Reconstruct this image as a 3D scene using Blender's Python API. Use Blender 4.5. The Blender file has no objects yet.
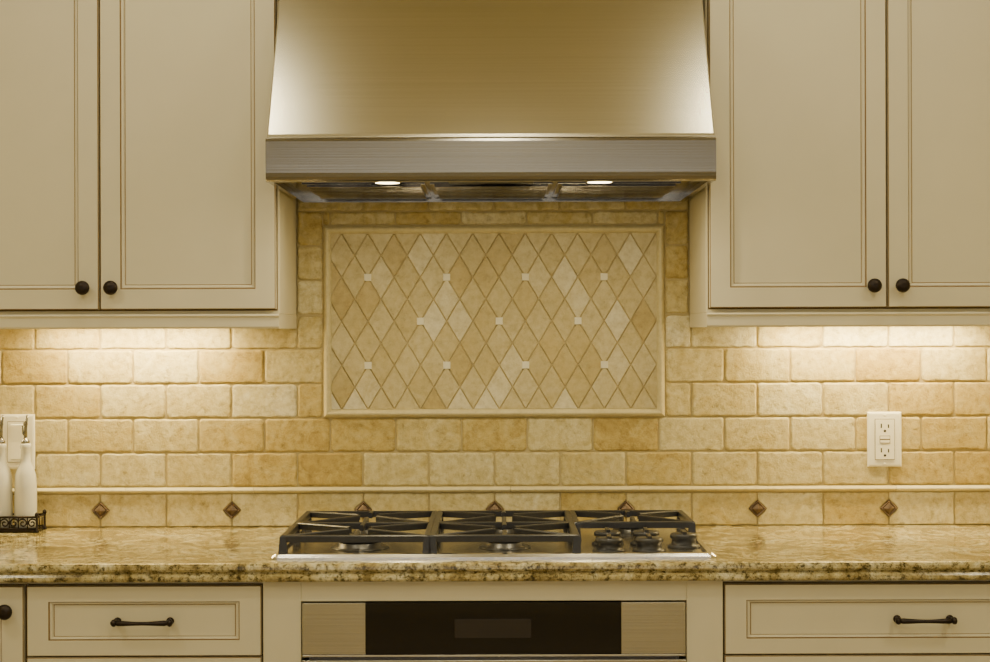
import bpy, math, random
from mathutils import Vector
R = random.Random(11)
SC = bpy.context.scene

# ---------------------------------------------------------------- materials
def col(r, g, b):
    f = lambda c: (c/255/12.92) if c/255 <= 0.04045 else ((c/255+0.055)/1.055)**2.4
    return (f(r), f(g), f(b), 1)

def newmat(name):
    m = bpy.data.materials.new(name); m.use_nodes = True
    nt = m.node_tree
    return m, nt, nt.nodes['Principled BSDF']

def simple(name, c, rough=0.5, metal=0.0, nscale=0, namt=0.0, bump=0.0, coat=0.0):
    m, nt, b = newmat(name)
    b.inputs['Base Color'].default_value = c
    b.inputs['Roughness'].default_value = rough
    b.inputs['Metallic'].default_value = metal
    b.inputs['Coat Weight'].default_value = coat
    if nscale:
        tc = nt.nodes.new('ShaderNodeTexCoord')
        n = nt.nodes.new('ShaderNodeTexNoise'); n.inputs['Scale'].default_value = nscale
        n.inputs['Detail'].default_value = 4
        nt.links.new(tc.outputs['Object'], n.inputs['Vector'])
        mx = nt.nodes.new('ShaderNodeMix'); mx.data_type = 'RGBA'
        mx.inputs[6].default_value = tuple(x*(1-namt) for x in c[:3])+(1,)
        mx.inputs[7].default_value = tuple(min(1, x*(1+namt)) for x in c[:3])+(1,)
        nt.links.new(n.outputs['Fac'], mx.inputs[0])
        nt.links.new(mx.outputs[2], b.inputs['Base Color'])
        if bump:
            bp = nt.nodes.new('ShaderNodeBump'); bp.inputs['Strength'].default_value = bump
            bp.inputs['Distance'].default_value = 0.002
            nt.links.new(n.outputs['Fac'], bp.inputs['Height'])
            nt.links.new(bp.outputs['Normal'], b.inputs['Normal'])
    return m

def emis(name, c, s):
    m, nt, b = newmat(name)
    b.inputs['Base Color'].default_value = c
    b.inputs['Emission Color'].default_value = c
    b.inputs['Emission Strength'].default_value = s
    return m

def stone(name, stops, rough=0.55, mott=0.5, pit=0.6, bump=0.5):
    m, nt, b = newmat(name)
    L = nt.links.new; N = nt.nodes.new
    at = N('ShaderNodeAttribute'); at.attribute_name = 'tone'
    tc = N('ShaderNodeTexCoord')
    ad = N('ShaderNodeVectorMath'); ad.operation = 'MULTIPLY_ADD'
    ad.inputs[1].default_value = (1, 1, 1)
    cx = N('ShaderNodeCombineXYZ')
    mu = N('ShaderNodeMath'); mu.operation = 'MULTIPLY'; mu.inputs[1].default_value = 37.0
    L(at.outputs['Fac'], mu.inputs[0])
    L(mu.outputs[0], cx.inputs[0]); L(mu.outputs[0], cx.inputs[2])
    L(tc.outputs['Object'], ad.inputs[0]); L(cx.outputs[0], ad.inputs[2])
    rp = N('ShaderNodeValToRGB'); cr = rp.color_ramp
    cr.elements[0].position = stops[0][0]; cr.elements[0].color = stops[0][1]
    cr.elements[1].position = stops[-1][0]; cr.elements[1].color = stops[-1][1]
    for p, c in stops[1:-1]:
        e = cr.elements.new(p); e.color = c
    n1 = N('ShaderNodeTexNoise'); n1.inputs['Scale'].default_value = 15; n1.inputs['Detail'].default_value = 9
    n1.inputs['Roughness'].default_value = 0.7; n1.inputs['Distortion'].default_value = 1.5
    L(ad.outputs[0], n1.inputs['Vector'])
    s = N('ShaderNodeMath'); s.operation = 'MULTIPLY_ADD'; s.inputs[1].default_value = mott
    s.inputs[2].default_value = -mott*0.5
    L(n1.outputs['Fac'], s.inputs[0])
    a2 = N('ShaderNodeMath'); a2.operation = 'ADD'
    L(at.outputs['Fac'], a2.inputs[0]); L(s.outputs[0], a2.inputs[1])
    L(a2.outputs[0], rp.inputs[0])
    n2 = N('ShaderNodeTexNoise'); n2.inputs['Scale'].default_value = 60; n2.inputs['Detail'].default_value = 8
    n2.inputs['Roughness'].default_value = 0.75
    L(ad.outputs[0], n2.inputs['Vector'])
    r2 = N('ShaderNodeValToRGB')
    r2.color_ramp.elements[0].position = 0.30; r2.color_ramp.elements[0].color = (0.48, 0.43, 0.33, 1)
    r2.color_ramp.elements[1].position = 0.58; r2.color_ramp.elements[1].color = (1, 1, 1, 1)
    x = r2.color_ramp.elements.new(0.43); x.color = (0.80, 0.77, 0.70, 1)
    L(n2.outputs['Fac'], r2.inputs[0])
    mx = N('ShaderNodeMix'); mx.data_type = 'RGBA'; mx.blend_type = 'MULTIPLY'; mx.inputs[0].default_value = pit
    L(rp.outputs[0], mx.inputs[6]); L(r2.outputs[0], mx.inputs[7])
    L(mx.outputs[2], b.inputs['Base Color'])
    b.inputs['Roughness'].default_value = rough
    hm = N('ShaderNodeMath'); hm.operation = 'ADD'
    L(n1.outputs['Fac'], hm.inputs[0]); L(r2.outputs[0], hm.inputs[1])
    bp = N('ShaderNodeBump'); bp.inputs['Strength'].default_value = bump; bp.inputs['Distance'].default_value = 0.0022
    L(hm.outputs[0], bp.inputs['Height']); L(bp.outputs['Normal'], b.inputs['Normal'])
    return m

def granite():
    m, nt, b = newmat('granite')
    L = nt.links.new; N = nt.nodes.new
    tc = N('ShaderNodeTexCoord')
    n1 = N('ShaderNodeTexNoise'); n1.inputs['Scale'].default_value = 9; n1.inputs['Detail'].default_value = 9
    n1.inputs['Roughness'].default_value = 0.75; n1.inputs['Distortion'].default_value = 1.2
    L(tc.outputs['Object'], n1.inputs['Vector'])
    r1 = N('ShaderNodeValToRGB'); e = r1.color_ramp.elements
    e[0].position = 0.34; e[0].color = col(92, 84, 62)
    e[1].position = 0.70; e[1].color = col(228, 222, 196)
    x = e.new(0.42); x.color = col(142, 126, 84)
    x = e.new(0.50); x.color = col(182, 166, 118)
    x = e.new(0.58); x.color = col(202, 192, 154)
    L(n1.outputs['Fac'], r1.inputs[0])
    v = N('ShaderNodeTexNoise'); v.inputs['Scale'].default_value = 85; v.inputs['Detail'].default_value = 6
    v.inputs['Roughness'].default_value = 0.8
    L(tc.outputs['Object'], v.inputs['Vector'])
    r2 = N('ShaderNodeValToRGB'); e = r2.color_ramp.elements
    e[0].position = 0.38; e[0].color = (0.07, 0.065, 0.055, 1)
    e[1].position = 0.62; e[1].color = (1.2, 1.2, 1.15, 1)
    x = e.new(0.44); x.color = (0.36, 0.34, 0.28, 1)
    x = e.new(0.50); x.color = (0.90, 0.89, 0.84, 1)
    L(v.outputs['Fac'], r2.inputs[0])
    mx = N('ShaderNodeMix'); mx.data_type = 'RGBA'; mx.blend_type = 'MULTIPLY'; mx.inputs[0].default_value = 0.97
    L(r1.outputs[0], mx.inputs[6]); L(r2.outputs[0], mx.inputs[7])
    L(mx.outputs[2], b.inputs['Base Color'])
    b.inputs['Roughness'].default_value = 0.11
    return m

def brushed(name, c, rough=0.33):
    m, nt, b = newmat(name)
    L = nt.links.new; N = nt.nodes.new
    tc = N('ShaderNodeTexCoord'); mp = N('ShaderNodeMapping')
    mp.inputs['Scale'].default_value = (1.5, 250, 350)
    L(tc.outputs['Object'], mp.inputs[0])
    n = N('ShaderNodeTexNoise'); n.inputs['Scale'].default_value = 1.0; n.inputs['Detail'].default_value = 3
    L(mp.outputs[0], n.inputs['Vector'])
    mx = N('ShaderNodeMix'); mx.data_type = 'RGBA'
    mx.inputs[6].default_value = tuple(x*0.9 for x in c[:3])+(1,)
    mx.inputs[7].default_value = tuple(min(1, x*1.1) for x in c[:3])+(1,)
    L(n.outputs['Fac'], mx.inputs[0]); L(mx.outputs[2], b.inputs['Base Color'])
    b.inputs['Metallic'].default_value = 1
    b.inputs['Roughness'].default_value = rough
    bp = N('ShaderNodeBump'); bp.inputs['Strength'].default_value = 0.12; bp.inputs['Distance'].default_value = 0.0006
    L(n.outputs['Fac'], bp.inputs['Height']); L(bp.outputs['Normal'], b.inputs['Normal'])
    return m

M = {}
M['cab'] = simple('cabinet_paint', col(218, 210, 184), 0.36, 0, 9, 0.04)
M['glaze'] = simple('cabinet_glaze', col(132, 104, 62), 0.5, 0, 60, 0.25)
M['gap'] = simple('gap_shade_paint', col(100, 80, 48), 0.7, 0, 20, 0.1)  # dark colour standing for shade between doors and around outlet inserts
M['steel'] = brushed('brushed_steel', (0.60, 0.565, 0.455, 1), 0.27)
M['steel_band'] = brushed('brushed_steel_band', (0.31, 0.295, 0.265, 1), 0.20)
M['steel_dark'] = brushed('hood_filter_steel', (0.16, 0.15, 0.14, 1), 0.12)
M['steel_top'] = brushed('cooktop_steel', (0.64, 0.62, 0.57, 1), 0.22)
M['iron'] = simple('cast_iron', (0.024, 0.024, 0.027, 1), 0.34, 0.0, 90, 0.3, 0.3)
M['black'] = simple('black_glass', (0.010, 0.008, 0.008, 1), 0.06, 0, 5, 0.1)
M['display'] = simple('display_glass', (0.030, 0.025, 0.024, 1), 0.15, 0, 5, 0.1)
M['bronze'] = simple('oiled_bronze', (0.030, 0.022, 0.018, 1), 0.35, 0.7, 40, 0.3)
M['bronze_tile'] = simple('bronze_accent', (0.15, 0.105, 0.07, 1), 0.35, 0.7, 60, 0.4, 0.3)
M['grout'] = simple('grout', col(184, 168, 124), 0.9, 0, 150, 0.1, 0.3)
M['white'] = simple('outlet_plastic', col(240, 236, 218), 0.35, 0, 5, 0.01)
M['slot'] = simple('outlet_slot', (0.02, 0.018, 0.015, 1), 0.6, 0, 5, 0.1)
M['ceramic'] = simple('white_ceramic', col(218, 216, 204), 0.12, 0, 5, 0.01)
M['chrome'] = simple('pourer_metal', (0.30, 0.29, 0.27, 1), 0.25, 1.0, 30, 0.1)
M['burner'] = simple('burner_base', (0.09, 0.088, 0.085, 1), 0.35, 0.8, 30, 0.1)
M['wall'] = simple('wall_paint', col(214, 204, 162), 0.8, 0, 8, 0.02)
M['ceil'] = simple('ceiling_paint', col(228, 220, 184), 0.85, 0, 8, 0.02)
M['floor'] = simple('floor_stone', col(150, 134, 96), 0.5, 0, 6, 0.15)
M['granite'] = granite()
M['tile'] = stone('travertine_tile', [(0.0, col(230, 223, 192)), (0.3, col(217, 205, 158)), (0.6, col(203, 187, 132)), (0.85, col(196, 174, 106)), (1.0, col(182, 158, 90))], 0.5, 1.45, 0.9, 0.9)
M['mosaic'] = stone('mosaic_stone', [(0.0, col(222, 214, 184)), (0.3, col(206, 194, 152)), (0.6, col(194, 179, 130)), (0.85, col(188, 169, 114)), (1.0, col(174, 156, 104))], 0.42, 0.8, 0.6)
M['liner'] = stone('stone_liner', [(0.0, col(216, 206, 166)), (1.0, col(202, 187, 136))], 0.45, 0.5, 0.4, 0.3)
M['dot'] = simple('white_marble_dot', col(226, 220, 196), 0.4, 0, 40, 0.05)
M['window'] = emis('window_daylight', (0.90, 0.93, 1.0, 1), 1.4)
M['lamp'] = emis('halogen_lamp', (1.0, 0.82, 0.45, 1), 14)
M['strip'] = emis('strip_lamp', (1.0, 0.82, 0.42, 1), 5)
M['fill_can'] = emis('fill_can_lamp', (1.0, 0.88, 0.60, 1), 8)  # glowing face of the added ceiling cans

# ---------------------------------------------------------------- mesh builder
class MB:
    def __init__(s):
        s.v = []; s.f = []; s.m = []; s.t = []; s.sm = []; s.mats = []
    def mi(s, k):
        if k not in s.mats: s.mats.append(k)
        return s.mats.index(k)
    def add(s, vs, fs, mat, tone=0.5, smooth=False):
        o = len(s.v); s.v += [tuple(p) for p in vs]
        ml = mat if isinstance(mat, list) else [mat]*len(fs)
        for f, k in zip(fs, ml):
            s.f.append([i+o for i in f]); s.m.append(s.mi(k)); s.t.append(tone); s.sm.append(smooth)
    def box(s, x0, x1, y0, y1, z0, z1, mat):
        vs = [(x, y, z) for x in (x0, x1) for y in (y0, y1) for z in (z0, z1)]
        s.add(vs, [(0,1,3,2),(4,6,7,5),(0,4,5,1),(2,3,7,6),(0,2,6,4),(1,5,7,3)], mat)
    def prism_x(s, prof, x0, x1, mat, smooth=False):   # prof list of (y,z)
        n = len(prof)
        vs = [(x0, y, z) for y, z in prof]+[(x1, y, z) for y, z in prof]
        fs = [(i, (i+1) % n, (i+1) % n+n, i+n) for i in range(n)]
        s.add(vs, fs+[tuple(range(n))[::-1], tuple(range(n, 2*n))], mat, smooth=smooth)
    def loft(s, rings, mats, cap0=None, cap1=None, tone=0.5, smooth=False):
        n = len(rings[0]); vs = [p for r in rings for p in r]; fs = []; ml = []
        for k in range(len(rings)-1):
            for i in range(n):
                j = (i+1) % n
                fs.append((k*n+i, k*n+j, (k+1)*n+j, (k+1)*n+i)); ml.append(mats[k] if isinstance(mats, list) else mats)
        s.add(vs, fs, ml, tone, smooth)
        o = len(s.v)-len(vs)
        if cap0: s.f.append([o+i for i in range(n)][::-1]); s.m.append(s.mi(cap0)); s.t.append(tone); s.sm.append(False)
        if cap1: s.f.append([o+(len(rings)-1)*n+i for i in range(n)]); s.m.append(s.mi(cap1)); s.t.append(tone); s.sm.append(False)
    def lathe(s, c, axis, prof, mat, n=24, smooth=True):  # prof (radius, along)
        A = {'x': Vector((1,0,0)), 'y': Vector((0,1,0)), 'z': Vector((0,0,1)), '-y': Vector((0,-1,0))}[axis]
        U = A.orthogonal().normalized(); W = A.cross(U); c = Vector(c)
        rings = [[c+A*h+(U*math.cos(2*math.pi*i/n)+W*math.sin(2*math.pi*i/n))*max(r, 1e-5) for i in range(n)] for r, h in prof]
        s.loft(rings, mat, mat if not isinstance(mat, list) else mat[0], mat if not isinstance(mat, list) else mat[-1], smooth=smooth)
    def tube(s, pts, rad, mat, n=8):
        pts = [Vector(p) for p in pts]
        if not isinstance(rad, list): rad = [rad]*len(pts)
        rings = []; prev = None
        for i, p in enumerate(pts):
            d = (pts[min(i+1, len(pts)-1)]-pts[max(i-1, 0)]).normalized()
            U = d.orthogonal().normalized() if prev is None else (prev-d*prev.dot(d)).normalized()
            prev = U; W = d.cross(U)
            rings.append([p+(U*math.cos(2*math.pi*k/n)+W*math.sin(2*math.pi*k/n))*rad[i] for k in range(n)])
        s.loft(rings, mat, mat, mat, smooth=True)
    def bar(s, p, q, w, h, mat):   # horizontal rectangular bar, top at z of p/q
        p = Vector(p); q = Vector(q); d = (q-p); d.z = 0; d.normalize(); sd = Vector((-d.y, d.x, 0))*w/2
        up = Vector((0, 0, -h)); e = Vector((0, 0, -0.002)); sd2 = sd*0.6
        def ring(a): return [a+sd2, a+sd+e, a+sd+up, a-sd+up, a-sd+e, a-sd2]
        s.loft([ring(p), ring(q)], mat, mat, mat)
    def panel(s, x0, x1, z0, z1, yf, prof, mats, capmat, zf=1.0):
        rings = []
        for ins, dd in prof:
            a = ins; b = ins*zf
            rings.append([(x0+a, yf-dd, z0+b), (x1-a, yf-dd, z0+b), (x1-a, yf-dd, z1-b), (x0+a, yf-dd, z1-b)])
        s.loft(rings, mats, capmat, capmat)
    def obj(s, name, bevel=0, seg=2, loc=True):
        me = bpy.data.meshes.new(name); me.from_pydata(s.v, [], s.f)
        for k in s.mats: me.materials.append(M[k])
        me.polygons.foreach_set('material_index', s.m)
        me.polygons.foreach_set('use_smooth', s.sm)
        at = me.attributes.new('tone', 'FLOAT', 'FACE'); at.data.foreach_set('value', s.t)
        me.update()
        o = bpy.data.objects.new(name, me); SC.collection.objects.link(o)
        xs = list(zip(*s.v)); c = Vector([(min(a)+max(a))/2 for a in xs])
        for v in me.vertices: v.co -= c
        o.location = c
        import bmesh
        bm = bmesh.new(); bm.from_mesh(me); bmesh.ops.recalc_face_normals(bm, faces=bm.faces); bm.to_mesh(me); bm.free()
        if bevel:
            md = o.modifiers.new('Bevel', 'BEVEL'); md.width = bevel; md.segments = seg; md.limit_method = 'ANGLE'
            md.angle_limit = math.radians(40)
        return o

def group(name, kids, loc):
    e = bpy.data.objects.new(name, None); SC.collection.objects.link(e)
    e.empty_display_size = 0.05; e.location = loc
    for k in kids:
        k.parent = e; k.location = k.location-Vector(loc)
    return e

def area(name, loc, sx, sy, energy, c, rot=(0, 0, 0), shape='RECTANGLE', spread=180):
    l = bpy.data.lights.new(name, 'AREA'); l.shape = shape; l.size = sx
    if shape in ('RECTANGLE', 'ELLIPSE'): l.size_y = sy
    l.energy = energy; l.color = c; l.spread = math.radians(spread)
    o = bpy.data.objects.new(name, l); o.location = loc; o.rotation_euler = rot
    SC.collection.objects.link(o); return o

# ---------------------------------------------------------------- room
XW = 2.10; YB = -5.6; ZC = 2.62
b = MB(); b.box(-XW-.1, XW+.1, 0, .1, 0, ZC, 'wall'); b.obj('wall_back')
b = MB(); b.box(-XW-.1, -XW, YB, 0, 0, ZC, 'wall'); b.obj('wall_left')
b = MB(); b.box(XW, XW+.1, YB, 0, 0, ZC, 'wall'); b.obj('wall_right')
b = MB()
b.box(-XW-.1, -1.3, YB-.1, YB, 0, ZC, 'wall'); b.box(1.3, XW+.1, YB-.1, YB, 0, ZC, 'wall')
b.box(-1.3, 1.3, YB-.1, YB, 0, 1.0, 'wall'); b.box(-1.3, 1.3, YB-.1, YB, 2.1, ZC, 'wall'); b.obj('wall_front')
b = MB(); b.box(-1.3, 1.3, YB-.08, YB-.07, 1.0, 2.1, 'window')
for x in (-1.3, -.45, .40, 1.25): b.box(x, x+.05, YB-.07, YB, 1.0, 2.1, 'ceil')
b.box(-1.3, 1.3, YB-.07, YB, 1.0, 1.05, 'ceil'); b.box(-1.3, 1.3, YB-.07, YB, 2.05, 2.1, 'ceil'); b.obj('window_1')
b = MB(); b.box(-XW-.1, XW+.1, YB-.1, .1, -.1, 0, 'floor'); b.obj('floor')
b = MB(); b.box(-XW-.1, XW+.1, YB-.1, .1, ZC, ZC+.1, 'ceil'); b.obj('ceiling')

# ---------------------------------------------------------------- tiles
def clip(poly, ax, val, keep_less):
    out = []
    for i in range(len(poly)):
        p, q = poly[i], poly[(i+1) % len(poly)]
        ip = (p[ax] <= val) == keep_less; iq = (q[ax] <= val) == keep_less
        if ip: out.append(p)
        if ip != iq:
            t = (val-p[ax])/(q[ax]-p[ax]); out.append((p[0]+(q[0]-p[0])*t, p[1]+(q[1]-p[1])*t))
    return out

def rough_outline(poly, rad, step, jit):
    pts = []; n = len(poly)
    for i in range(n):
        a, v, c = Vector(poly[i-1]), Vector(poly[i]), Vector(poly[(i+1) % n])
        la = (a-v).length; lc = (c-v).length; r = min(rad*R.uniform(.5, 1.7), la*.45, lc*.45)
        p = v+(a-v).normalized()*r; q = v+(c-v).normalized()*r
        for t in (0, .33, .67, 1): pts.append(p*(1-t)**2+v*2*t*(1-t)+q*t*t)
        nx = (c-q); L = max(nx.length-rad, 0); k = int(L/step)
        for j in range(1, k):
            w = nx.normalized()*(L*j/k); nn = Vector((-nx.y, nx.x)).normalized()
            pts.append(q+w+nn*R.uniform(-jit*.4, jit*1.6))
    return pts

def add_tile(mb, poly, y0, yf, mat, tone, rad=.008, step=.010, jit=.0010, bev=.0040):
    o = rough_outline(poly, rad, step, jit)
    cx = sum(p[0] for p in o)/len(o); cz = sum(p[1] for p in o)/len(o)
    hx = max(abs(p[0]-cx) for p in o); hz = max(abs(p[1]-cz) for p in o)
    bj = [R.uniform(.6, 1.4) for p in o]
    def ring(k, y): return [(cx+(p[0]-cx)*(1-k*j/hx), y, cz+(p[1]-cz)*(1-k*j/hz)) for p, j in zip(o, bj)]
    d = abs(yf-y0)
    mb.loft([ring(0, y0), ring(0, yf+min(bev*.7, d*.6)), ring(bev*.35, yf+min(bev, d)*.25), ring(bev, yf)], mat, None, mat, tone)

TP = .156; GR = .0015; Z0 = 1.015; RH = .0818
FX0, FX1, FZ0, FZ1 = -.4085, .404, 1.1786, 1.636
CL, CR = -.471, .462
def tone():
    r = R.random()
    return max(0, min(1, R.gauss(.42, .15) if r < .74 else R.gauss(.80, .1)))
def rect(a, b_, c, d): return [(a, c), (b_, c), (b_, d), (a, d)]
b = MB()
b.box(-XW+.001, XW-.001, -.0068, -.0005, .9205, 1.422, 'grout'); b.box(CL+.001, CR-.001, -.0068, -.0005, 1.4225, 1.76, 'grout')
def put(x0, x1, z0, z1, t):
    if x1-x0 < .012 or z1-z0 < .012: return
    add_tile(b, rect(x0+GR, x1-GR, z0+GR, z1-GR), -.0055, -.011+R.uniform(-.0006, .0006), 'tile', t)
for k in range(0, 10):
    z0 = Z0+RH*k; z1 = z0+RH
    xo = -.392 if k % 2 else -.470
    lo, hi = (-XW+.001, XW-.001) if k < 5 else (CL+.001, CR-.001)
    if k == 4: z1 = 1.421
    if k == 9: z1 = 1.76
    if k == 9 and z1-z0 < .012: continue
    i0 = math.floor((lo-xo)/TP)
    for i in range(i0, i0+40):
        x0 = max(xo+i*TP, lo); x1 = min(xo+(i+1)*TP, hi)
        if x1 <= x0: continue
        t = tone()
        if z1 <= FZ0+.002 or z0 >= FZ1 or x1 <= FX0 or x0 >= FX1: put(x0, x1, z0, z1, t)
        else:
            if x0 < FX0: put(x0, FX0, z0, z1, t)
            if x1 > FX1: put(FX1, x1, z0, z1, t)
            if z1 > FZ1: put(max(x0, FX0), min(x1, FX1), FZ1, z1, t)
dia = []
zc = .9605
for i in range(-12, 20):
    x0 = -.470+i*TP; x1 = x0+TP
    L0 = max(x0, -XW+.001); L1 = min(x1, XW-.001)
    if L1-L0 < .02: continue
    a0, a1, c0, c1 = L0+GR, L1-GR, .922, 1.0-GR; q = .0215
    if i % 2 == 1:
        poly = [(a0, c0), (a1, c0), (a1, c1), (a0, c1), (a0, zc+q), (a0+q, zc), (a0, zc-q)]
        dia.append(x0)
    else:
        poly = [(a0, c0), (a1, c0), (a1, zc-q), (a1-q, zc), (a1, zc+q), (a1, c1), (a0, c1)]
    add_tile(b, poly, -.0055, -.011, 'tile', tone(), rad=.003, bev=.002)
b.obj('subway_tile_backsplash')
b = MB()
for x in dia:
    if abs(x) > XW-.05: continue
    q = .0205
    r = lambda k, y: [(x-k, y, zc), (x, y, zc-k), (x+k, y, zc), (x, y, zc+k)]
    b.loft([r(q, -.0070), r(q, -.012), r(q*.86, -.0145), r(q*.70, -.0128), r(q*.55, -.0150), r(.002, -.0185)], 'bronze_tile', None, 'bronze_tile')
b.obj('metal_diamond_tile_inlays')

# pencil liner
b = MB()
prof = [(-.0070, 1.0005)]+[(-.010-.0085*math.sin(math.pi*t/8), 1.0008+.0135*t/8) for t in range(9)]+[(-.0070, 1.0145)]
x = -XW+.001
while x < XW-.01:
    x2 = min(x+.305, XW-.001); b2 = len(b.t); b.prism_x(prof, x+.0005, x2-.0005, 'liner', False)
    tt = R.random()
    for i in range(b2, len(b.t)): b.t[i] = tt
    x = x2
b.obj('trim_1')

# mosaic
b = MB()
b.box(FX0+.004, FX1-.004, -.0078, -.0070, FZ0+.004, FZ1-.004, 'grout')
IX0, IX1, IZ0, IZ1 = FX0+.0195, FX1-.0195, FZ0+.0205, FZ1-.0195
w, h = .06235, .1045; X0, Z1_ = -.3017, 1.512
sc = .95
for i in range(-4, 14):
    for j in range(-5, 4):
        for cx, cz in ((X0+w/2+i*w, Z1_+j*h), (X0+i*w, Z1_+h/2+j*h)):
            p = [(cx-w/2*sc, cz), (cx, cz-h/2*sc), (cx+w/2*sc, cz), (cx, cz+h/2*sc)]
            for ax, v, kl in ((0, IX0, False), (0, IX1, True), (1, IZ0, False), (1, IZ1, True)):
                if p: p = clip(p, ax, v, kl)
            if len(p) < 3: continue
            ar = abs(sum(p[k-1][0]*p[k][1]-p[k][0]*p[k-1][1] for k in range(len(p))))/2
            if ar < 5e-5: continue
            add_tile(b, p, -.0072, -.0115+R.uniform(-.0004, .0004), 'mosaic', min(1, max(0, R.gauss(.46, .21))), rad=.0015, step=.02, jit=.0003, bev=.0012)
for j, offs in ((0, (0, 3, 6, 9)), (-1, (2, 5, 8)), (-2, (0, 3, 6, 9))):
    for o in offs:
        cx, cz = X0+o*w, Z1_+j*h; k = .0085
        add_tile(b, rect(cx-k, cx+k, cz-k, cz+k), -.0072, -.0135, 'dot', .2, rad=.001, step=.02, jit=.0002, bev=.001)
pr = [(0, .0070)]+[(.0195*t/10, .011+.0115*math.sin(math.pi*t/10)**.8 if 0 < t < 10 else .010) for t in range(11)]+[(.0195, .0070)]
b.panel(FX0+.001, FX1-.001, FZ0+.001, FZ1-.001, 0, pr, 'liner', None)
b.obj('harlequin_mosaic_panel')

# ---------------------------------------------------------------- countertop
b = MB()
pf = [(-.0005, .8825), (-.0005, .920), (-.640, .920), (-.646, .9185), (-.650, .914), (-.6505, .908), (-.647, .9035), (-.642, .902),
      (-.642, .900), (-.647, .898), (-.6505, .893), (-.6505, .888), (-.648, .884), (-.644, .8825)]
b.prism_x(pf, -XW+.001, XW-.001, 'granite')
b.obj('granite_countertop')

# ---------------------------------------------------------------- upper cabinets
def knob(name, x, z, yf):
    b = MB()
    b.lathe((x, yf, z), '-y', [(.009, 0), (.009, .002), (.0055, .004), (.0055, .012), (.012, .015), (.0155, .019), (.0155, .023), (.012, .027), (.005, .029)], 'bronze')
    return b.obj(name)

DP = [(0, 0), (0, .0185), (.0015, .020), (.0435, .020), (.0455, .0165), (.0472, .0177), (.0505, .0165), (.0525, .0115), (.0540, .0115)]
DM = ['cab', 'glaze', 'cab', 'glaze', 'cab', 'cab', 'cab', 'glaze']
def door(name, x0, x1, z0, z1, yb, zf=1.0):
    b = MB(); b.panel(x0, x1, z0, z1, yb, DP, DM, 'cab', zf)
    return b.obj(name)

def upper(edges, inner, side, strip):
    kids = []
    xa, xb = edges[0], edges[-1]
    b = MB(); b.box(xa, xb, -.33, -.012, 1.423, 2.45, 'cab'); kids.append(b.obj('carcass', .001, 1))
    b = MB(); b.box(xa+.004, xb-.004, -.3305, -.33, 1.43, 2.44, 'gap')  # thin dark sheet behind the doors, painted as shade in their gaps
    kids.append(b.obj('door_gap'))
    n = 1
    for i in range(len(edges)-1):
        a, c = edges[i], edges[i+1]
        a2 = a+(.0062 if a == inner else .002); c2 = c-(.0062 if c == inner else .002)
        kids.append(door('door_%d' % n, a2, c2, 1.4335, 2.43, -.3305))
        kx = c2-.0305 if i % 2 == 0 else a2+.0265
        kids.append(knob('knob_%d' % n, kx, 1.480, -.3505)); n += 1
    b = MB()
    pf = [(-.315, 1.423), (-.345, 1.423), (-.347, 1.419), (-.343, 1.414), (-.343, 1.395), (-.340, 1.391), (-.315, 1.391)]
    b.prism_x(pf, xa, xb, 'cab')
    if side == 'L': b.box(xb-.02, xb, -.315, -.012, 1.391, 1.423, 'cab')
    else: b.box(xa, xa+.02, -.315, -.012, 1.391, 1.423, 'cab')
    kids.append(b.obj('light_rail'))
    b = MB(); b.prism_x([(-.001, 2.45), (-.345, 2.45), (-.36, 2.47), (-.40, 2.54), (-.42, 2.56), (-.42, 2.618), (-.001, 2.618)], xa, xb, 'cab'); kids.append(b.obj('crown_moulding'))
    for j, (s0, s1) in enumerate(strip):
        b = MB(); b.box(s0, s1, -.115, -.055, 1.410, 1.4229, 'white'); b.box(s0+.01, s1-.01, -.105, -.065, 1.409, 1.411, 'strip')
        kids.append(b.obj('under_cabinet_light_%d' % (j+1)))
        kids.append(area('under_cabinet_lamp_%d' % (j+1), ((s0+s1)/2, -.085, 1.406), s1-s0-.02, .04, UC*(s1-s0), (1, .78, .37)))
    group('overhead_cabinet', kids, ((xa+xb)/2, -.17, 1.391))
UC = 12.0
upper([-2.037, -1.641, -1.249, -.860, CL], CL, 'L', [(-1.06, -.64), (-1.9, -1.4)])
upper([CR, .854, 1.246, 1.638, 2.03], CR, 'R', [(.64, 1.13), (1.4, 1.9)])

# ---------------------------------------------------------------- range hood
kids = []
HX0, HX1 = -.4645, .450; hc = (HX0+HX1)/2
b = MB(); b.prism_x([(-.013, 1.778), (-.588, 1.778), (-.585, 1.786), (-.232, 2.35), (-.013, 2.35)], HX0+.0015, HX1-.0015, 'steel'); kids.append(b.obj('canopy', .003, 3))
b = MB(); b.box(hc-.2, hc+.2, -.225, -.013, 2.35, 2.619, 'steel'); kids.append(b.obj('duct_cover', .003))
b = MB()
b.prism_x([(-.581, 1.690), (-.581, 1.778), (-.592, 1.778), (-.598, 1.775), (-.600, 1.770), (-.600, 1.706), (-.5985, 1.698), (-.595, 1.692), (-.590, 1.689), (-.585, 1.688)], HX0, HX1, 'steel_band')
b.box(HX0, HX0+.012, -.581, -.013, 1.690, 1.778, 'steel_band'); b.box(HX1-.012, HX1, -.581, -.013, 1.690, 1.778, 'steel_band')
b.box(HX0+.012, HX1-.012, -.022, -.013, 1.690, 1.778, 'steel_band')
kids.append(b.obj('front_band'))
b = MB()
b.box(HX0+.012, HX1-.012, -.581, -.022, 1.702, 1.712, 'steel_dark')
for i in range(3):
    xa = HX0+.05+i*.275
    b.box(xa, xa+.265, -.40, -.05, 1.699, 1.702, 'steel_dark')
    for j in range(9): b.box(xa+.01, xa+.255, -.39+j*.038, -.372+j*.038, 1.694, 1.699, 'steel_dark')
b.box(hc-.09, hc+.09, -.50, -.44, 1.697, 1.702, 'slot')
kids.append(b.obj('filter_panel', .001, 1))
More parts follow.
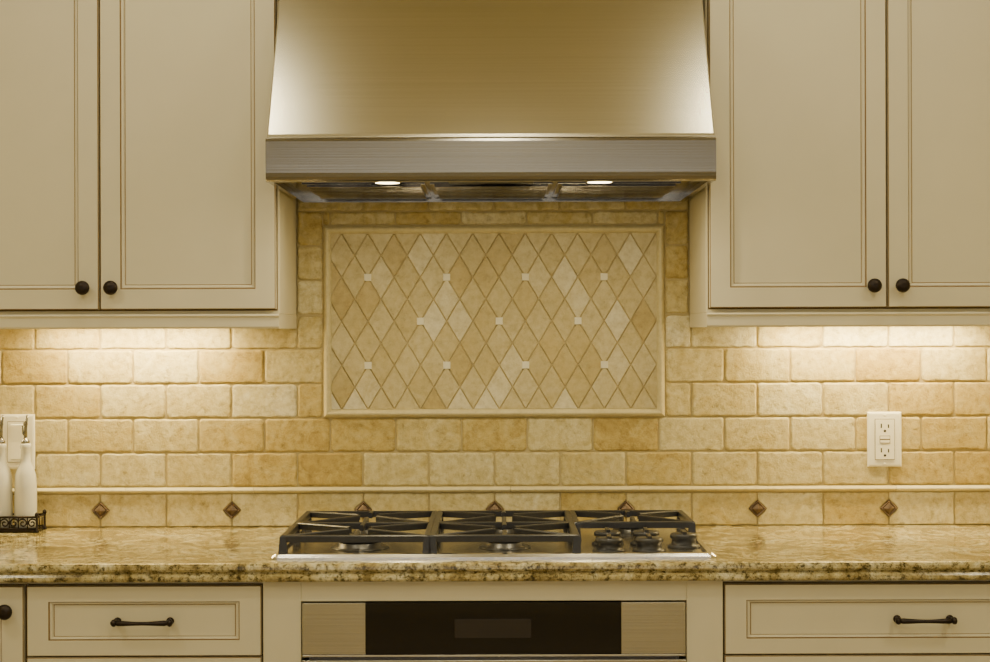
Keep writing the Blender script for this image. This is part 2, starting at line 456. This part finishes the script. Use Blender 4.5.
for j, x in enumerate((-.2265, .2225)):
    b = MB(); b.lathe((x, -.45, 1.7019), 'z', [(.03, 0), (.03, -.003), (.026, -.004), (.024, -.002)], ['chrome', 'chrome', 'lamp'], 24)
    kids.append(b.obj('hood_lamp_%d' % (j+1)))
    kids.append(area('hood_halogen_%d' % (j+1), (x, -.45, 1.693), .045, .045, 1.8, (1, .84, .50), shape='DISK'))
group('range_hood', kids, (hc, -.3, 1.69))

# ---------------------------------------------------------------- cooktop
kids = []
TX0, TX1, TY0, TY1 = -.460, .452, -.586, -.062
def rr(x0, x1, y0, y1, r, z, n=5):
    o = []
    for cx, cy, a in ((x1-r, y1-r, 0), (x0+r, y1-r, 90), (x0+r, y0+r, 180), (x1-r, y0+r, 270)):
        for k in range(n+1):
            t = math.radians(a+90*k/n); o.append((cx+r*math.cos(t), cy+r*math.sin(t), z))
    return o
b = MB()
R_ = [(0, .9202), (.0, .9235), (.006, .929), (.012, .9305), (.017, .930), (.024, .9255)]
b.loft([rr(TX0+i, TX1-i, TY0+i, TY1-i, .014, z) for i, z in R_], 'steel_top', 'steel_top', 'steel_top')
kids.append(b.obj('steel_tray'))
ZT = .966; W_ = .013; H_ = .014
def grate(name, x0, x1, y0, y1, burners):
    b = MB()
    c = [(x0, y0), (x1, y0), (x1, y1), (x0, y1)]
    for i in range(4):
        p, q = c[i], c[(i+1) % 4]; b.bar((*p, ZT), (*q, ZT), W_, H_, 'iron')
    ys = [y0, y1] if len(burners) == 1 else [y0, (y0+y1)/2, y1]
    if len(ys) == 3: b.bar((x0, ys[1], ZT), (x1, ys[1], ZT), W_, H_, 'iron')
    for (bx, by), a0, a1 in zip(burners, ys[:-1], ys[1:]):
        for px, py in ((x0, a0), (x1, a0), (x1, a1), (x0, a1)):
            d = Vector((bx-px, by-py)); L = d.length; e = d*((L-.028)/L)
            b.bar((px, py, ZT), (px+e.x, py+e.y, ZT+.003), .010, .014, 'iron')
        for px, py in ((bx, a0), (bx, a1)):
            d = Vector((bx-px, by-py)); L = d.length; e = d*((L-.045)/L)
            b.bar((px, py, ZT), (px+e.x, py+e.y, ZT+.003), .010, .013, 'iron')
    for px, py in c+([(x0, ys[1]), (x1, ys[1])] if len(ys) == 3 else []):
        f = lambda s_, z: [(px-s_, py-s_, z), (px+s_, py-s_, z), (px+s_, py+s_, z), (px-s_, py+s_, z)]
        b.loft([f(.0100, .9256), f(.0085, .935), f(.0066, ZT-.003), f(.004, ZT)], 'iron', 'iron', 'iron')
    return b.obj(name)
def burner(name, x, y, r):
    b = MB()
    b.lathe((x, y, .9256), 'z', [(r+.020, 0), (r+.016, .003), (r+.004, .004), (r+.003, .012), (r-.002, .013)], 'burner', 28)
    b.lathe((x, y, .9386), 'z', [(r-.004, 0), (r, .002), (r, .007), (r-.004, .010), (.004, .011)], 'iron', 28)
    return b.obj(name)
gy0, gy1 = -.560, -.09
Lb = [(-.288, -.45), (-.288, -.20)]; Cb = [(.019, -.45), (.019, -.20)]; Rb = [(.305, -.20)]
kids += [grate('grate_1', -.436, -.141, gy0, gy1, Lb), grate('grate_2', -.129, .166, gy0, gy1, Cb), grate('grate_3', .178, .430, -.325, gy1, Rb)]
for i, ((x, y), r) in enumerate(zip(Lb+Cb+Rb, (.042, .028, .036, .030, .036))): kids.append(burner('burner_%d' % (i+1), x, y, r))
for i, (x, y) in enumerate(((.235, -.522), (.318, -.522), (.240, -.405), (.322, -.405), (.398, -.45))):
    b = MB()
    b.lathe((x, y, .9256), 'z', [(.034, 0), (.034, .004), (.030, .006), (.026, .007), (.025, .018), (.029, .020), (.029, .026), (.026, .029), (.003, .030)], 'iron', 28)
    b.box(x-.004, x+.004, y-.024, y+.024, .954, .960, 'iron')
    kids.append(b.obj('control_knob_%d' % (i+1)))
group('gas_cooktop', kids, ((TX0+TX1)/2, (TY0+TY1)/2, .9202))

# ---------------------------------------------------------------- base cabinets
def pull(name, x, z, yf, L):
    b = MB(); h = L/2
    pts = [(x-h+.006, yf, z), (x-h+.006, yf-.018, z), (x-h+.008, yf-.024, z)]
    rad = [.0055, .0045, .005]
    for k in range(1, 12):
        t = k/12; xx = x-h+.004+(L-.008)*t; zz = z-.0005*math.sin(math.pi*t)
        pts.append((xx, yf-.025-.003*math.sin(math.pi*t), zz)); rad.append(.0038+.0022*abs(math.cos(math.pi*t))**2)
    pts += [(x+h-.008, yf-.024, z), (x+h-.006, yf-.018, z), (x+h-.006, yf, z)]; rad += [.005, .0045, .0055]
    b.tube(pts, rad, 'bronze', 10)
    for sx in (-1, 1):
        b.lathe((x+sx*(h-.006), yf, z), '-y', [(.008, 0), (.008, .002), (.005, .004)], 'bronze', 16)
        c = (x+sx*(h-.003), yf-.024, z)
        b.lathe((c[0]-.006, c[1], c[2]), 'x', [(.003, 0), (.0065, .003), (.0078, .006), (.0065, .010), (.002, .012)], 'bronze', 14)
    return b.obj(name)

YF = -.605; YD = -.6055; YH = YD-.020
def base(x0, x1, kind):
    kids = []
    b = MB(); b.box(x0, x1, YF, -.001, .10, .8822, 'cab'); b.box(x0, x1, -.54, -.001, 0.0005, .10, 'cab'); kids.append(b.obj('carcass'))
    b = MB(); b.box(x0+.0005, x1-.0005, YF-.0005, YF, .105, .8745, 'gap'); kids.append(b.obj('front_gap_shade'))  # dark sheet over the carcass front, shade between fronts put into colour
    if kind == 'drawers':
        zs = [(.732, .8725), (.42, .7285), (.108, .4165)]
        for n, (a, c) in enumerate(zs):
            kids.append(door('drawer_front_%d' % (n+1), x0+.002, x1-.002, a, c, YD, .72 if n == 0 else 1))
            kids.append(pull('drawer_pull_%d' % (n+1), (x0+x1)/2, .802 if n == 0 else (a+c)/2, YH, .118))
    else:
        m = (x0+x1)/2
        kids += [door('door_1', x0+.002, m-.0015, .108, .8725, YD), door('door_2', m+.0015, x1-.003, .108, .8725, YD)]
        kids += [knob('knob_1', m-.032, .824, YH), knob('knob_2', (x1-.035) if kind == 'doorsL' else (m+.032), .824, YH)]
    group('base_cabinet', kids, ((x0+x1)/2, -.3, 0))
base(-.9465, -.4705, 'drawers')
base(-1.90, -.9485, 'doorsL')
base(.459, 1.262, 'drawers')
base(1.264, 2.09, 'doors')
kids = []; OX0, OX1 = -.389, .381; CX0, CX1 = -.4685, .457
b = MB()
b.box(CX0, OX0-.003, YH, -.001, .10, .8822, 'cab'); b.box(OX1+.003, CX1, YH, -.001, .10, .8822, 'cab')
b.box(OX0-.003, OX1+.003, YH, -.02, .8405, .8822, 'cab'); b.box(OX0-.003, OX1+.003, YH, -.02, .10, .13, 'cab')
b.box(CX0, CX1, -.54, -.001, 0.0005, .10, 'cab'); b.box(OX0-.003, OX1+.003, -.02, -.001, .13, .8822, 'cab')
kids.append(b.obj('oven_housing', .0015))
group('base_cabinet', kids, (-.006, -.3, 0))
kids = []
b = MB(); b.box(OX0+.01, OX1-.01, -.60, -.03, .1305, .835, 'steel_dark'); kids.append(b.obj('oven_body'))
b = MB(); b.box(OX0, -.262, -.632, -.60, .7345, .838, 'steel_top'); b.box(.252, OX1, -.632, -.60, .7345, .838, 'steel_top')
b.box(-.262, .252, -.630, -.60, .7345, .838, 'black'); b.box(OX0, OX1, -.634, -.60, .7300, .7340, 'steel_top')
kids.append(b.obj('control_panel', .001))
b = MB(); b.box(-.083, .071, -.6312, -.6300, .767, .805, 'display'); kids.append(b.obj('display_window'))
b = MB(); b.box(OX0, OX1, -.640, -.60, .15, .724, 'steel_top'); b.box(OX0+.09, OX1-.09, -.642, -.64, .26, .60, 'black')
kids.append(b.obj('oven_door', .002))
b = MB(); b.tube([(OX0+.04, -.69, .665), (OX1-.04, -.69, .665)], .011, 'steel_top', 16)
for x in (OX0+.08, OX1-.08): b.lathe((x, -.64, .665), '-y', [(.009, 0), (.009, .05)], 'steel_top', 14)
kids.append(b.obj('door_handle'))
group('built_in_oven', kids, (-.004, -.33, .14))

# ---------------------------------------------------------------- outlets
def plate(b, x, z):
    W2, H2 = .0405, .065
    rings = []
    for i, d in ((0, .0117), (0, .0145), (.0015, .0165), (.005, .0178)):
        rings.append([(x-W2+i, -d, z-H2+i), (x+W2-i, -d, z-H2+i), (x+W2-i, -d, z+H2-i), (x-W2+i, -d, z+H2-i)])
    b.loft(rings, 'white', 'white', 'white')
    b.box(x-.0235, x+.0235, -.0182, -.0175, z-.0485, z+.0485, 'gap')
    b.box(x-.0222, x+.0222, -.0200, -.0175, z-.0472, z+.0472, 'white')
    for s in (-1, 1): b.lathe((x, -.0176, z+s*.0575), '-y', [(.003, 0), (.003, .0008), (.001, .001)], 'white', 12)
x, z = .923, 1.1245
b = MB(); plate(b, x, z)
for s in (-1, 1):
    cz = z+s*.029
    b.box(x-.0100, x-.0070, -.0203, -.0198, cz-.002, cz+.0085, 'slot'); b.box(x+.0070, x+.0100, -.0203, -.0198, cz-.002, cz+.0065, 'slot')
    b.lathe((x, -.0198, cz-.009), '-y', [(.0032, 0), (.0032, .0005)], 'slot', 12)
b.box(x-.0125, x+.0125, -.0202, -.0199, z-.0088, z+.0088, 'gap')
b.box(x-.0112, x+.0112, -.0214, -.0198, z+.0012, z+.0075, 'white'); b.box(x-.0112, x+.0112, -.0214, -.0198, z-.0075, z-.0012, 'white')
b.obj('electrical_outlet')
x, z = -1.133, 1.1245
b = MB(); plate(b, x, z)
b.prism_x([(-.0199, z-.042), (-.0212, z-.040), (-.0200, z), (-.0225, z+.040), (-.0199, z+.042)], x-.015, x+.015, 'white')
b.obj('light_switch')

# ---------------------------------------------------------------- oil bottles in rack
def bottle(x, y):
    b = MB(); z = .9265
    b.lathe((x, y, z), 'z', [(.020, 0), (.0245, .002), (.0258, .008), (.0260, .05), (.0256, .095), (.0240, .125), (.019, .140), (.014, .150), (.0115, .158), (.0108, .185), (.0125, .188), (.0125, .196), (.011, .198)], 'ceramic', 32)
    b.lathe((x, y, z+.198), 'z', [(.0095, 0), (.010, .004), (.007, .009), (.0045, .014)], 'chrome', 20)
    b.tube([(x, y, z+.210), (x, y, z+.232), (x+.002, y-.002, z+.246), (x+.006, y-.006, z+.264)], [.0045, .004, .0034, .0028], 'chrome', 10)
    b.tube([(x, y, z+.212), (x-.006, y, z+.222), (x-.007, y, z+.240)], [.0022, .002, .0018], 'chrome', 8)
    b.lathe((x, y, z+.238), 'z', [(.003, 0), (.0052, .003), (.0052, .008), (.003, .012)], 'chrome', 14)
    b.obj('oil_bottle')
bottle(-1.097, -.078); bottle(-1.154, -.078)
b = MB(); rx0, rx1, ry0, ry1 = -1.190, -1.062, -.112, -.044
b.box(rx0, rx1, ry0, ry1, .9225, .9262, 'bronze')
for zz in (.929, .956):
    b.tube([(rx0, ry0, zz), (rx1, ry0, zz), (rx1, ry1, zz), (rx0, ry1, zz), (rx0, ry0, zz)], .0026, 'bronze')
def scroll(cx, y, cz, r, s):
    return [(cx+s*r*(1-t/16*.8)*math.cos(t*.55), y, cz+r*(1-t/16*.8)*math.sin(t*.55)) for t in range(17)]
for i in range(6):
    cx = rx0+.011+i*.0212
    b.tube(scroll(cx, ry0, .9420, .0115, 1 if i % 2 else -1), .0018, 'bronze', 6)
    b.tube([(cx+.0106, ry0, .927), (cx+.0106, ry0, .956)], .0016, 'bronze', 6)
for x in (rx0, rx1):
    for y in (ry0, ry1):
        b.lathe((x, y, .9203), 'z', [(.005, 0), (.006, .003), (.003, .006), (.003, .036), (.005, .040), (.004, .045), (.001, .047)], 'bronze', 12)
    for y in (-.09, -.066): b.tube([(x, y, .927), (x, y, .956)], .0016, 'bronze', 6)
b.obj('wrought_iron_bottle_rack')

# ---------------------------------------------------------------- lights
def fill_can(x, y, e):  # ceiling cans out of view, added for room fill and hood sheen
    b = MB(); b.lathe((x, y, ZC-.0005), 'z', [(.095, 0), (.095, -.006), (.075, -.008), (.070, -.002)], ['ceil', 'ceil', 'fill_can'], 32)
    m = b.obj('trim_ring')
    l = area('fill_lamp', (x, y, ZC-.012), .14, .14, e, (1, .895, .625), shape='DISK')
    group('fill_ceiling_light', [m, l], (x, y, ZC-.006))
for x, y, e in ((-.66, -.82, 3.2), (.65, -.82, 3.2), (0, -1.25, 1.8), (-1.5, -1.7, 8.5), (1.5, -1.7, 8.5), (0, -2.4, 8.5), (-1.2, -3.4, 12), (1.2, -3.4, 12), (0, -4.4, 11)):
    fill_can(x, y, e)
w_ = bpy.data.worlds.new('World'); SC.world = w_; w_.use_nodes = True
w_.node_tree.nodes['Background'].inputs[0].default_value = (1, .9, .75, 1); w_.node_tree.nodes['Background'].inputs[1].default_value = .3

# ---------------------------------------------------------------- camera
cd = bpy.data.cameras.new('camera'); cd.sensor_width = 36; cd.lens = 36*1701/990
cam = bpy.data.objects.new('camera', cd); SC.collection.objects.link(cam)
cam.location = (0, -4.05, 1.384)
from mathutils import Matrix
cam.rotation_euler = (Matrix.Rotation(math.radians(90), 3, 'X') @ Matrix.Rotation(math.radians(-.17), 3, 'Z')).to_euler()
SC.camera = cam
